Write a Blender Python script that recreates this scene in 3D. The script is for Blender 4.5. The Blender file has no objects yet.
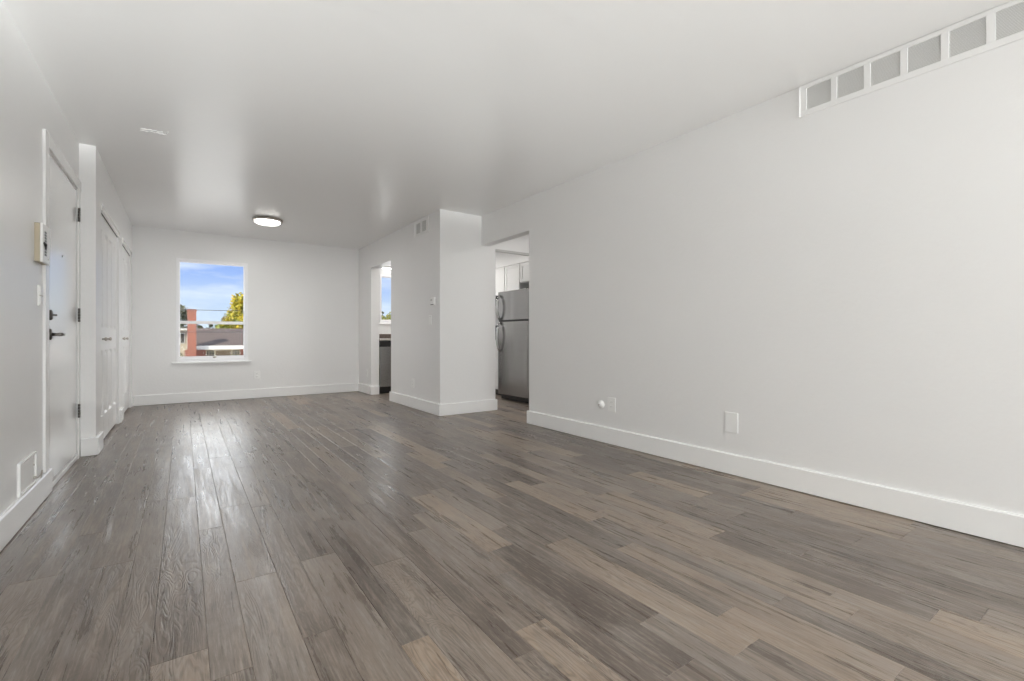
import bpy, bmesh, math, random
from mathutils import Vector, Matrix
random.seed(7)
scene = bpy.context.scene
COL = scene.collection
R = math.radians

# ---------------------------------------------------------------- camera
cam_d = bpy.data.cameras.new('camera')
cam_d.sensor_width = 36.0
cam_d.lens = 466.0 / 1024 * 36.0
cam_d.shift_y = -3.4 / 1024
cam_d.clip_start = 0.02
cam_d.clip_end = 600
cam = bpy.data.objects.new('camera', cam_d)
COL.objects.link(cam)
cam.location = (0, 0, 0.9317)
cam.rotation_euler = (R(90), 0, R(-35.185))
scene.camera = cam

# ---------------------------------------------------------------- node helpers
def new_nt(name):
    m = bpy.data.materials.new(name)
    m.use_nodes = True
    nt = m.node_tree
    return m, nt, nt.nodes['Principled BSDF']

def N(nt, t, **kw):
    n = nt.nodes.new(t)
    for k, v in kw.items():
        if isinstance(k, str) and k.startswith('i_'):
            n.inputs[k[2:].replace('_', ' ')].default_value = v
        else:
            setattr(n, k, v)
    return n

def math_n(nt, op, a, b=None, clamp=False):
    n = nt.nodes.new('ShaderNodeMath'); n.operation = op; n.use_clamp = clamp
    for i, v in enumerate((a, b)):
        if v is None: continue
        if isinstance(v, (int, float)): n.inputs[i].default_value = v
        else: nt.links.new(v, n.inputs[i])
    return n.outputs[0]

def mix_c(nt, fac, a, b, mode='MIX'):
    n = nt.nodes.new('ShaderNodeMix'); n.data_type = 'RGBA'; n.blend_type = mode
    for i, v in ((0, fac), (6, a), (7, b)):
        if isinstance(v, (int, float)): n.inputs[i].default_value = v
        elif isinstance(v, tuple): n.inputs[i].default_value = v
        else: nt.links.new(v, n.inputs[i])
    return n.outputs[2]

def c4(c): return (c[0], c[1], c[2], 1.0)

SKY_FILL = 6.5
# ---------------------------------------------------------------- world: hazy blue sky with thin cloud
w = bpy.data.worlds.new('sky'); scene.world = w; w.use_nodes = True
nt = w.node_tree; bg = nt.nodes['Background']
tc = N(nt, 'ShaderNodeTexCoord')
sep = N(nt, 'ShaderNodeSeparateXYZ'); nt.links.new(tc.outputs['Generated'], sep.inputs[0])
ramp = N(nt, 'ShaderNodeValToRGB')
nt.links.new(sep.outputs['Z'], ramp.inputs[0])
e = ramp.color_ramp.elements
e[0].position = 0.0; e[0].color = (0.72, 0.81, .93, 1)
e[1].position = 0.20; e[1].color = (0.27, 0.42, 0.90, 1)
x = e.new(0.07); x.color = (0.55, 0.69, .93, 1)
x = e.new(0.12); x.color = (0.34, 0.50, .93, 1)
x = e.new(0.6); x.color = (0.20, 0.36, 0.85, 1)
mp = N(nt, 'ShaderNodeMapping'); mp.inputs['Scale'].default_value = (5, 5, 22)
nt.links.new(tc.outputs['Generated'], mp.inputs[0])
no = N(nt, 'ShaderNodeTexNoise'); no.inputs['Scale'].default_value = 1.6; no.inputs['Detail'].default_value = 6
nt.links.new(mp.outputs[0], no.inputs['Vector'])
cr = N(nt, 'ShaderNodeMapRange'); cr.inputs[1].default_value = 0.42; cr.inputs[2].default_value = 0.72
cr.inputs[3].default_value = 0.0; cr.inputs[4].default_value = 0.75
nt.links.new(no.outputs[0], cr.inputs[0])
sky = mix_c(nt, cr.outputs[0], ramp.outputs[0], (0.86, 0.92, 1.0, 1))
# bright sky band added above the view for floor glare and room light
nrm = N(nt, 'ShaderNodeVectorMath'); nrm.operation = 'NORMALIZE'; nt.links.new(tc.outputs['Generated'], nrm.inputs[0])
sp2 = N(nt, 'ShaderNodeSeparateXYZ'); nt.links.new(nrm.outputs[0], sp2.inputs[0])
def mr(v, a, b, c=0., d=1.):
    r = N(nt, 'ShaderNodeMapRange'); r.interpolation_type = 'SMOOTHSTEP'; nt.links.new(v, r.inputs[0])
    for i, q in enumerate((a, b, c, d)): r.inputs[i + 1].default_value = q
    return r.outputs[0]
fill_band = math_n(nt, 'MULTIPLY', mr(sp2.outputs['Z'], .175, .26), mr(sp2.outputs['Z'], .80, .60))
fill_band = math_n(nt, 'MULTIPLY', fill_band, mr(sp2.outputs['Y'], .15, .45))
fill_band = math_n(nt, 'MULTIPLY', fill_band, mr(no.outputs[0], .2, .45, .6, 1.0))
sky = mix_c(nt, fill_band, sky, (SKY_FILL * .98, SKY_FILL * .98, SKY_FILL, 1))
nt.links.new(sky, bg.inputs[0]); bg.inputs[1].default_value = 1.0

# ---------------------------------------------------------------- lights
def lamp(name, kind, loc, energy, rot=(0, 0, 0), color=(1, 1, 1), **kw):
    l = bpy.data.lights.new(name, kind); l.energy = energy; l.color = color
    for k, v in kw.items(): setattr(l, k, v)
    o = bpy.data.objects.new(name, l); COL.objects.link(o)
    o.location = loc; o.rotation_euler = rot
    return o
sun = lamp('sun', 'SUN', (0, 0, 20), 8.0, color=(1, .95, .86), angle=R(1))
sun.rotation_euler = Vector((0.60, 0.46, -0.66)).to_track_quat('-Z', 'Y').to_euler()
# added area lamp outside the unseen rear glass door, standing in for daylight
lamp('rear_door_fill', 'AREA', (1.2, -6.17, 1.12), 185, (R(90), 0, 0), (1.0, 1.0, 1.0),
     shape='RECTANGLE', size=3.3, size_y=2.0)
# unseen area lamp added outside, aimed up through the rear door at the ceiling
for yx_, ye_ in ((4.9, 14200),):
    yb_ = lamp('ceiling_fill', 'AREA', (yx_, -19.0, -2.95), ye_, (0, 0, 0), (1.0, 1.0, 1.0), shape='RECTANGLE', size=8, size_y=.9)
    yb_.rotation_euler = Vector((1.7 - yx_, 13.0, 3.8)).to_track_quat('-Z', 'Y').to_euler()
lamp('passage_fill_light', 'AREA', (4.0, 4.1, 2.34), 6, (0, 0, 0), (1, .985, .97), shape='DISK', size=0.34)  # unseen lamp added to brighten the beam face and refrigerator
for px_, pz_, sx_, sy_ in ((.357, 1.31, .84, 1.40), (3.30, 1.60, .84, .80)):
    po = lamp('window_portal', 'AREA', (px_, 8.16, pz_), 1, (R(-90), 0, 0), shape='RECTANGLE', size=sx_, size_y=sy_)
    po.data.cycles.is_portal = True
# added kitchen fill lamp, unseen (lamp body built further down)
lamp('kitchen_fill_light', 'AREA', (3.45, 6.75, 2.34), 16, (0, 0, 0), (1, .97, .93), shape='DISK', size=0.34)
lamp('ceiling_lamp_light', 'AREA', (0.88, 6.68, 2.365), 11, (0, 0, 0), (1, .985, .96), shape='DISK', size=0.27)

scene.view_settings.view_transform = 'Standard'
scene.view_settings.look = 'None'
scene.view_settings.gamma = 1.0
scene.view_settings.exposure = 0.14
scene.view_settings.use_curve_mapping = False
scene.cycles.use_denoising = True
scene.cycles.max_bounces = 10
scene.cycles.diffuse_bounces = 9
scene.cycles.glossy_bounces = 4
scene.cycles.transmission_bounces = 6
scene.cycles.transparent_max_bounces = 12
scene.cycles.sample_clamp_indirect = 4.0
scene.cycles.caustics_reflective = False
scene.cycles.caustics_refractive = False

# ---------------------------------------------------------------- materials
def plain(name, col, rough=0.5, metal=0.0, bump=0.0, bscale=60, var=0.03, spec=0.5, vscale=6, aniso=0):
    m, nt, p = new_nt(name)
    tc = N(nt, 'ShaderNodeTexCoord')
    n1 = N(nt, 'ShaderNodeTexNoise'); n1.inputs['Scale'].default_value = vscale; n1.inputs['Detail'].default_value = 4
    nt.links.new(tc.outputs['Object'], n1.inputs['Vector'])
    a = tuple(min(1, v * (1 + var)) for v in col); b = tuple(v * (1 - var) for v in col)
    nt.links.new(mix_c(nt, n1.outputs[0], c4(b), c4(a)), p.inputs['Base Color'])
    p.inputs['Roughness'].default_value = rough
    p.inputs['Metallic'].default_value = metal
    p.inputs['Specular IOR Level'].default_value = spec
    if bump:
        n2 = N(nt, 'ShaderNodeTexNoise'); n2.inputs['Scale'].default_value = bscale; n2.inputs['Detail'].default_value = 5
        nt.links.new(tc.outputs['Object'], n2.inputs['Vector'])
        bp = N(nt, 'ShaderNodeBump'); bp.inputs['Strength'].default_value = bump; bp.inputs['Distance'].default_value = 0.004
        nt.links.new(n2.outputs[0], bp.inputs['Height']); nt.links.new(bp.outputs[0], p.inputs['Normal'])
    return m

def emit(name, col, s):
    m, nt, p = new_nt(name)
    p.inputs['Base Color'].default_value = c4((.9, .9, .88))
    p.inputs['Emission Color'].default_value = c4(col)
    p.inputs['Emission Strength'].default_value = s
    return m

M = {}
M['grille_dark'] = plain('grille_grey_metal', (.58, .58, .565), .7, var=.02)  # one even grey for grille backings, thermostat display and beam strip
M['wall'] = plain('wall_paint', (.852, .850, .846), .34, bump=.25, bscale=35, var=.006)
M['closet_wall'] = M['wall']
M['trim'] = plain('trim_paint', (.90, .90, .895), .25, bump=.04, bscale=40, var=.006)
M['door'] = plain('door_enamel', (.88, .88, .875), .26, bump=.03, bscale=14, var=.006, spec=.8)
for _n in M['door'].node_tree.nodes:
    if _n.type == 'BSDF_PRINCIPLED':
        _n.inputs['Coat Weight'].default_value = 1.0; _n.inputs['Coat Roughness'].default_value = .20
M['plastic'] = plain('white_plastic', (.90, .90, .89), .35, var=.01)
M['beige_plastic'] = plain('aged_beige_plastic', (.50, .44, .33), .45, var=.05)
M['black'] = plain('black_plastic', (.02, .02, .02), .35, var=.1)
M['dark'] = plain('dark_recess', (.03, .03, .03), .8, var=.1)
M['bronze'] = plain('dark_bronze', (.13, .12, .11), .35, .8, var=.1)
M['nickel'] = plain('brushed_nickel', (.55, .51, .47), .45, .8, var=.08)
M['chrome'] = plain('chrome', (.6, .6, .6), .15, 1.0, var=.03)
M['closet_door'] = plain('closet_door_paint', (.88, .88, .875), .32, bump=.03, bscale=14, var=.006)
M['vinyl'] = plain('white_vinyl', (.92, .92, .93), .3, var=.01)
M['cab'] = plain('cabinet_white', (.80, .80, .79), .38, var=.01)
M['granite'] = plain('brown_granite', (.13, .10, .085), .15, var=.9, vscale=90)
M['fascia'] = plain('white_fascia', (.50, .49, .45), .6)
M['cream'] = plain('cream_stucco', (.36, .32, .24), .8)
M['bark'] = plain('bark', (.10, .07, .05), .9, var=.3)
M['pale_ground'] = plain('pale_bounce_ground', (.66, .64, .60), .9, var=.1)  # unseen ground, made pale to throw sunlight up at the ceiling
M['brown_panel'] = plain('brown_blind', (.14, .10, .055), .7)
M['wire'] = plain('wire_rubber', (.03, .03, .035), .6)
M['lens'] = emit('lamp_diffuser', (1, .97, .92), 5.0)
M['tube'] = emit('fluorescent_tube', (1, .99, .97), 6.0)

def steel():
    m, nt, p = new_nt('brushed_steel')
    tc = N(nt, 'ShaderNodeTexCoord'); mp = N(nt, 'ShaderNodeMapping')
    mp.inputs['Scale'].default_value = (2, 2, 260)
    nt.links.new(tc.outputs['Object'], mp.inputs[0])
    n = N(nt, 'ShaderNodeTexNoise'); n.inputs['Scale'].default_value = 1; n.inputs['Detail'].default_value = 3
    nt.links.new(mp.outputs[0], n.inputs['Vector'])
    nt.links.new(mix_c(nt, n.outputs[0], (.36, .355, .35, 1), (.46, .455, .45, 1)), p.inputs['Base Color'])
    p.inputs['Metallic'].default_value = 1.0; p.inputs['Roughness'].default_value = 0.22
    n3 = N(nt, 'ShaderNodeTexNoise'); n3.inputs['Scale'].default_value = 3.2; n3.inputs['Detail'].default_value = 1
    mq = N(nt, 'ShaderNodeMapping'); mq.inputs['Scale'].default_value = (.9, .9, .12); nt.links.new(tc.outputs['Object'], mq.inputs[0])
    nt.links.new(mq.outputs[0], n3.inputs['Vector'])
    bp = N(nt, 'ShaderNodeBump'); bp.inputs['Strength'].default_value = .35; bp.inputs['Distance'].default_value = .05
    nt.links.new(n3.outputs[0], bp.inputs['Height']); nt.links.new(bp.outputs[0], p.inputs['Normal'])
    return m
M['steel'] = steel()

def ceiling_mat():
    m, nt, p = new_nt('ceiling_paint')
    tc = N(nt, 'ShaderNodeTexCoord')
    p.inputs['Base Color'].default_value = (.86, .856, .852, 1)
    p.inputs['Roughness'].default_value = .30
    p.inputs['Specular IOR Level'].default_value = .8
    n2 = N(nt, 'ShaderNodeTexNoise'); n2.inputs['Scale'].default_value = 3.0; n2.inputs['Detail'].default_value = 5
    mp = N(nt, 'ShaderNodeMapping'); mp.inputs['Scale'].default_value = (1.0, 3.2, 1)
    nt.links.new(tc.outputs['Object'], mp.inputs[0]); nt.links.new(mp.outputs[0], n2.inputs['Vector'])
    # taped joint across the room, a shallow ridge
    sp = N(nt, 'ShaderNodeSeparateXYZ'); nt.links.new(tc.outputs['Object'], sp.inputs[0])
    wob = N(nt, 'ShaderNodeTexNoise'); wob.inputs['Scale'].default_value = 4
    nt.links.new(tc.outputs['Object'], wob.inputs['Vector'])
    yy = math_n(nt, 'ADD', math_n(nt, 'SUBTRACT', sp.outputs['Y'], 4.80), math_n(nt, 'MULTIPLY', math_n(nt, 'SUBTRACT', wob.outputs[0], .5), .08))
    ridge = math_n(nt, 'SUBTRACT', 1.0, math_n(nt, 'MULTIPLY', math_n(nt, 'ABSOLUTE', yy), 22.0), True)
    hh = math_n(nt, 'ADD', math_n(nt, 'MULTIPLY', n2.outputs[0], 1.0), math_n(nt, 'MULTIPLY', ridge, .25))
    bp = N(nt, 'ShaderNodeBump'); bp.inputs['Strength'].default_value = .35; bp.inputs['Distance'].default_value = .006
    nt.links.new(hh, bp.inputs['Height']); nt.links.new(bp.outputs[0], p.inputs['Normal'])
    return m
M['ceiling'] = ceiling_mat()

def floor_mat():
    m, nt, p = new_nt('vinyl_plank')
    tc = N(nt, 'ShaderNodeTexCoord')
    at = N(nt, 'ShaderNodeAttribute'); at.attribute_name = 'plank'
    sa = N(nt, 'ShaderNodeSeparateColor'); nt.links.new(at.outputs['Color'], sa.inputs[0])
    tone, ro, rb = sa.outputs[0], sa.outputs[1], sa.outputs[2]
    cmb = N(nt, 'ShaderNodeCombineXYZ')
    nt.links.new(math_n(nt, 'MULTIPLY', ro, 37.0), cmb.inputs[0])
    nt.links.new(math_n(nt, 'MULTIPLY', rb, 53.0), cmb.inputs[1])
    nt.links.new(math_n(nt, 'MULTIPLY', ro, 11.0), cmb.inputs[2])
    va = N(nt, 'ShaderNodeVectorMath'); va.operation = 'ADD'
    nt.links.new(tc.outputs['Object'], va.inputs[0]); nt.links.new(cmb.outputs[0], va.inputs[1])
    P = va.outputs[0]
    def noise(sc, scale=1, detail=3, dist=0, rough=.5):
        mp = N(nt, 'ShaderNodeMapping'); mp.inputs['Scale'].default_value = sc
        nt.links.new(P, mp.inputs[0])
        n = N(nt, 'ShaderNodeTexNoise'); n.inputs['Scale'].default_value = scale
        n.inputs['Detail'].default_value = detail; n.inputs['Distortion'].default_value = dist
        n.inputs['Roughness'].default_value = rough
        nt.links.new(mp.outputs[0], n.inputs['Vector']); return n.outputs[0]
    def rng(v, a, b, c=0., d=1.):
        r = N(nt, 'ShaderNodeMapRange'); nt.links.new(v, r.inputs[0])
        for i, q in enumerate((a, b, c, d)): r.inputs[i + 1].default_value = q
        return r.outputs[0]
    # ring pattern (cathedral grain): contour lines of a stretched noise
    base = noise((11, 1.7, 1), 1, 2, .4)
    rings = math_n(nt, 'SINE', math_n(nt, 'MULTIPLY', base, 170.0))
    rings = rng(rings, -0.2, 1.0)
    fine = noise((120, 7, 1), 1, 6, .1, .65)
    streak = noise((26, 1.5, 1), 1, 9, .25, .66)
    patch = noise((7, 2.0, 1), 1, 9, .4, .68)
    speck = noise((110, 30, 1), 1, 6)
    # tone -> colour
    rp = N(nt, 'ShaderNodeValToRGB'); nt.links.new(tone, rp.inputs[0])
    el = rp.color_ramp.elements
    el[0].position = 0; el[0].color = (.100, .076, .062, 1)
    el[1].position = 1; el[1].color = (.350, .266, .198, 1)
    q = el.new(.35); q.color = (.150, .118, .098, 1)
    q = el.new(.65); q.color = (.225, .182, .151, 1)
    col = rp.outputs[0]
    col = mix_c(nt, rng(patch, .48, .70, 0, .62), col, (.30, .268, .240, 1))
    col = mix_c(nt, rng(patch, .47, .30, 0, .60), col, (.085, .064, .052, 1))
    col = mix_c(nt, rng(streak, .53, .63, 0, .50), col, (.37, .305, .25, 1))
    col = mix_c(nt, rng(streak, .46, .37, 0, .50), col, (.085, .066, .054, 1))
    grainmask = rng(noise((4, .9, 1), 1, 2), .42, .56)
    col = mix_c(nt, math_n(nt, 'MULTIPLY', math_n(nt, 'MULTIPLY', rings, grainmask), .38), col, (.085, .068, .056, 1))
    col = mix_c(nt, rng(fine, .53, .64, 0, .34), col, (.40, .36, .31, 1))
    col = mix_c(nt, rng(fine, .47, .36, 0, .38), col, (.08, .06, .05, 1))
    col = mix_c(nt, rng(speck, .56, .72, 0, .22), col, (.38, .35, .31, 1))
    nt.links.new(col, p.inputs['Base Color'])
    nt.links.new(rng(streak, .3, .7, .22, .42), p.inputs['Roughness'])
    p.inputs['Specular IOR Level'].default_value = .5
    h = math_n(nt, 'ADD', math_n(nt, 'MULTIPLY', math_n(nt, 'MULTIPLY', rings, grainmask), -.9), math_n(nt, 'MULTIPLY', fine, .7))
    h = math_n(nt, 'ADD', h, math_n(nt, 'MULTIPLY', patch, 1.2))
    bp = N(nt, 'ShaderNodeBump'); bp.inputs['Strength'].default_value = .5; bp.inputs['Distance'].default_value = .0008
    nt.links.new(h, bp.inputs['Height']); nt.links.new(bp.outputs[0], p.inputs['Normal'])
    return m
M['floor'] = floor_mat()

def brick_mat(name, c1, c2, sc=1.0):
    m, nt, p = new_nt(name)
    tc = N(nt, 'ShaderNodeTexCoord'); mp = N(nt, 'ShaderNodeMapping'); mp.inputs['Rotation'].default_value = (R(90), 0, 0)
    nt.links.new(tc.outputs['Object'], mp.inputs[0])
    b = N(nt, 'ShaderNodeTexBrick'); b.inputs['Color1'].default_value = c4(c1); b.inputs['Color2'].default_value = c4(c2)
    b.inputs['Mortar'].default_value = (.22, .15, .12, 1); b.inputs['Scale'].default_value = sc
    b.inputs['Brick Width'].default_value = .22; b.inputs['Row Height'].default_value = .075; b.inputs['Mortar Size'].default_value = .008
    nt.links.new(mp.outputs[0], b.inputs['Vector']); nt.links.new(b.outputs[0], p.inputs['Base Color'])
    p.inputs['Roughness'].default_value = .85
    return m
M['brick'] = brick_mat('red_brick', (.20, .058, .03), (.14, .04, .022))
M['chimney_brick'] = brick_mat('orange_brick', (.24, .062, .028), (.17, .038, .018))

def roof_mat():
    m, nt, p = new_nt('roof_shingle')
    tc = N(nt, 'ShaderNodeTexCoord')
    n = N(nt, 'ShaderNodeTexNoise'); n.inputs['Scale'].default_value = 3; n.inputs['Detail'].default_value = 6
    mp = N(nt, 'ShaderNodeMapping'); mp.inputs['Scale'].default_value = (1, 3, 3)
    nt.links.new(tc.outputs['Object'], mp.inputs[0]); nt.links.new(mp.outputs[0], n.inputs['Vector'])
    nt.links.new(mix_c(nt, n.outputs[0], (.042, .027, .022, 1), (.075, .050, .041, 1)), p.inputs['Base Color'])
    p.inputs['Roughness'].default_value = .9
    return m
M['roof'] = roof_mat()

def leaf_mat(name, a, b):
    m, nt, p = new_nt(name)
    tc = N(nt, 'ShaderNodeTexCoord')
    n = N(nt, 'ShaderNodeTexNoise'); n.inputs['Scale'].default_value = 1.1; n.inputs['Detail'].default_value = 6
    nt.links.new(tc.outputs['Object'], n.inputs['Vector'])
    r = N(nt, 'ShaderNodeMapRange'); r.inputs[1].default_value = .38; r.inputs[2].default_value = .62
    nt.links.new(n.outputs[0], r.inputs[0])
    nt.links.new(mix_c(nt, r.outputs[0], c4(a), c4(b)), p.inputs['Base Color'])
    p.inputs['Roughness'].default_value = .8
    return m
M['leaf_yellow'] = leaf_mat('yellow_leaves', (.13, .16, .015), (.50, .37, .02))
M['leaf_dark'] = leaf_mat('dark_leaves', (.025, .035, .015), (.10, .09, .04))
M['leaf_green'] = leaf_mat('green_leaves', (.07, .10, .02), (.24, .22, .05))

def glass_mat():
    m, nt, p = new_nt('window_glass')
    nt.nodes.remove(p)
    out = [n for n in nt.nodes if n.type == 'OUTPUT_MATERIAL'][0]
    tr = N(nt, 'ShaderNodeBsdfTransparent'); tr.inputs[0].default_value = (.97, .985, .98, 1)
    gl = N(nt, 'ShaderNodeBsdfGlossy'); gl.inputs['Roughness'].default_value = .02
    mx = N(nt, 'ShaderNodeMixShader'); mx.inputs[0].default_value = .0015
    nt.links.new(tr.outputs[0], mx.inputs[1]); nt.links.new(gl.outputs[0], mx.inputs[2]); nt.links.new(mx.outputs[0], out.inputs[0])
    return m
M['glass'] = glass_mat()

# ---------------------------------------------------------------- mesh helpers
def BM(): return bmesh.new()

def bx(bm, x0, x1, y0, y1, z0, z1):
    vs = [bm.verts.new(c) for c in ((x0, y0, z0), (x1, y0, z0), (x1, y1, z0), (x0, y1, z0),
                                    (x0, y0, z1), (x1, y0, z1), (x1, y1, z1), (x0, y1, z1))]
    for f in ((0, 3, 2, 1), (4, 5, 6, 7), (0, 1, 5, 4), (1, 2, 6, 5), (2, 3, 7, 6), (3, 0, 4, 7)):
        bm.faces.new([vs[i] for i in f])
    return bm

def tube(bm, pts, r, seg=12, smooth=True):
    pts = [Vector(p) for p in pts]
    rs = r if isinstance(r, (list, tuple)) else [r] * len(pts)
    rings = []
    for i, p in enumerate(pts):
        d = (pts[min(i + 1, len(pts) - 1)] - pts[max(i - 1, 0)]).normalized()
        up = Vector((0, 0, 1)) if abs(d.z) < .95 else Vector((1, 0, 0))
        a = d.cross(up).normalized(); b = d.cross(a).normalized()
        rings.append([bm.verts.new(p + (a * math.cos(t) + b * math.sin(t)) * rs[i]) for t in [2 * math.pi * k / seg for k in range(seg)]])
    for i in range(len(rings) - 1):
        for k in range(seg):
            f = bm.faces.new((rings[i][k], rings[i][(k + 1) % seg], rings[i + 1][(k + 1) % seg], rings[i + 1][k]))
            f.smooth = smooth
    bm.faces.new(rings[0][::-1]); bm.faces.new(rings[-1])
    return bm

def lathe(bm, prof, org, axis, seg=32):
    """prof: (distance along axis, radius)"""
    org = Vector(org); d = Vector(axis).normalized()
    up = Vector((0, 0, 1)) if abs(d.z) < .95 else Vector((1, 0, 0))
    a = d.cross(up).normalized(); b = d.cross(a).normalized()
    rings = []
    for h, r in prof:
        rings.append([bm.verts.new(org + d * h + (a * math.cos(t) + b * math.sin(t)) * max(r, 1e-4)) for t in [2 * math.pi * k / seg for k in range(seg)]])
    for i in range(len(rings) - 1):
        for k in range(seg):
            f = bm.faces.new((rings[i][k], rings[i][(k + 1) % seg], rings[i + 1][(k + 1) % seg], rings[i + 1][k])); f.smooth = True
    bm.faces.new(rings[0][::-1]); bm.faces.new(rings[-1])
    return bm

def obj(name, bm, mat, parent=None, bevel=0.0, seg=2):
    """vertices are in world coordinates; a parented mesh is stored relative to its root"""
    bmesh.ops.recalc_face_normals(bm, faces=bm.faces)
    root = parent
    while root is not None and root.parent is not None: root = root.parent
    if root is not None and root.type == 'EMPTY':
        bmesh.ops.translate(bm, verts=bm.verts, vec=-root.location)
    me = bpy.data.meshes.new(name); bm.to_mesh(me); bm.free()
    me.materials.append(mat if not isinstance(mat, str) else M[mat])
    o = bpy.data.objects.new(name, me); COL.objects.link(o)
    if parent is not None: o.parent = parent
    if bevel:
        b = o.modifiers.new('bevel', 'BEVEL'); b.width = bevel; b.segments = seg; b.limit_method = 'ANGLE'; b.harden_normals = False
    return o

def thing(name, label, cat, loc, group=None):
    o = bpy.data.objects.new(name, None); o.empty_display_size = .05; COL.objects.link(o); o.location = loc
    o['label'] = label; o['category'] = cat
    if group: o['group'] = group
    return o

def tag(o, label, cat, group=None):
    o['label'] = label; o['category'] = cat
    if group: o['group'] = group
    return o

def struct(name, bm, mat, parent=None, bevel=0):
    o = obj(name, bm, mat, parent, bevel)
    if parent is None: o['kind'] = 'structure'
    return o

def struct_root(name, loc):
    o = bpy.data.objects.new(name, None); o.empty_display_size = .05; COL.objects.link(o); o.location = loc
    o['kind'] = 'structure'; return o

def wall(name, axis, p0, p1, u0, u1, z0, z1, holes, mat='wall'):
    """slab between p0 and p1 along its normal axis; holes = (ua, ub, za, zb)"""
    us = sorted({u0, u1, *[h[0] for h in holes], *[h[1] for h in holes]})
    zs = sorted({z0, z1, *[h[2] for h in holes], *[h[3] for h in holes]})
    us = [u for u in us if u0 <= u <= u1]; zs = [z for z in zs if z0 <= z <= z1]
    nu, nz = len(us) - 1, len(zs) - 1
    def solid(i, j):
        if not (0 <= i < nu and 0 <= j < nz): return False
        cu, cz = (us[i] + us[i + 1]) / 2, (zs[j] + zs[j + 1]) / 2
        return not any(h[0] < cu < h[1] and h[2] < cz < h[3] for h in holes)
    bm = BM(); cache = {}
    def v(p, u, z):
        k = (p, u, z)
        if k not in cache: cache[k] = bm.verts.new((p, u, z) if axis == 'X' else (u, p, z))
        return cache[k]
    for i in range(nu):
        for j in range(nz):
            if not solid(i, j): continue
            a, b, c, d = us[i], us[i + 1], zs[j], zs[j + 1]
            for p in (p0, p1): bm.faces.new((v(p, a, c), v(p, b, c), v(p, b, d), v(p, a, d)))
            if not solid(i - 1, j): bm.faces.new((v(p0, a, c), v(p1, a, c), v(p1, a, d), v(p0, a, d)))
            if not solid(i + 1, j): bm.faces.new((v(p0, b, c), v(p1, b, c), v(p1, b, d), v(p0, b, d)))
            if not solid(i, j - 1): bm.faces.new((v(p0, a, c), v(p1, a, c), v(p1, b, c), v(p0, b, c)))
            if not solid(i, j + 1): bm.faces.new((v(p0, a, d), v(p1, a, d), v(p1, b, d), v(p0, b, d)))
    return struct(name, bm, mat)

# ---------------------------------------------------------------- room
H = 2.44
XL, XR, XB, XC = -.664, 3.04, 2.47, -.566
YB, YS, YC, YR = 8.083, 4.976, 4.904, -6.0
TOP = H + .02

wall('wall_left', 'X', XL - .12, XL, YR, YC, -.02, TOP, [(3.842, 4.875, -.02, 2.06)])
# closet wall steps out into the room; its near end faces the camera
wall('wall_closet', 'X', XC - .10, XC, YC, YB, -.02, TOP, [(5.20, 6.53, -.02, 2.045), (6.86, 7.95, -.02, 2.045)])
wall('wall_back', 'Y', YB, YB + .14, XC - .1, 4.85, -.02, TOP, [(-.073, .787, .595, 2.035), (2.845, 3.70, 1.20, 2.03)])
wall('wall_right', 'X', XR, XR + .115, YR, YS, -.02, TOP, [(3.994, YS, -.02, 2.08)])
wall('wall_partition', 'Y', YS, YS + .115, XB, 4.75, -.02, TOP, [(3.25, 4.75, -.02, 2.052)])
wall('wall_partition_side', 'X', XB, XB + .135, YS + .115, YB, -.02, TOP, [(6.561, 7.447, -.02, 2.05)])
wall('wall_rear', 'Y', YR - .12, YR, XL - .12, XR + .115, -.02, TOP, [(-.35, 2.95, -.02, 2.12)])
wall('wall_kitchen_right', 'X', 4.75, 4.85, 3.3, YB, -.02, TOP, [])
wall('wall_kitchen_near', 'Y', 3.2, 3.3, XR + .115, 4.85, -.02, TOP, [])
bm = BM(); bx(bm, XL - .12, 4.85, YR - .12, YB + .14, H, H + .15)
struct('ceiling', bm, 'ceiling')
# closet insides and the landing behind the entry door
bm = BM(); bx(bm, XC - .75, XC - .70, YC, YB, -.02, TOP); bx(bm, XC - .7, XL - .13, YC - .05, YC, -.02, TOP)
struct('wall_closet_rear', bm, 'wall')
bm = BM(); bx(bm, XL - .35, XL - .30, 3.5, 5.2, -.02, TOP)
struct('wall_landing', bm, 'wall')

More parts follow.
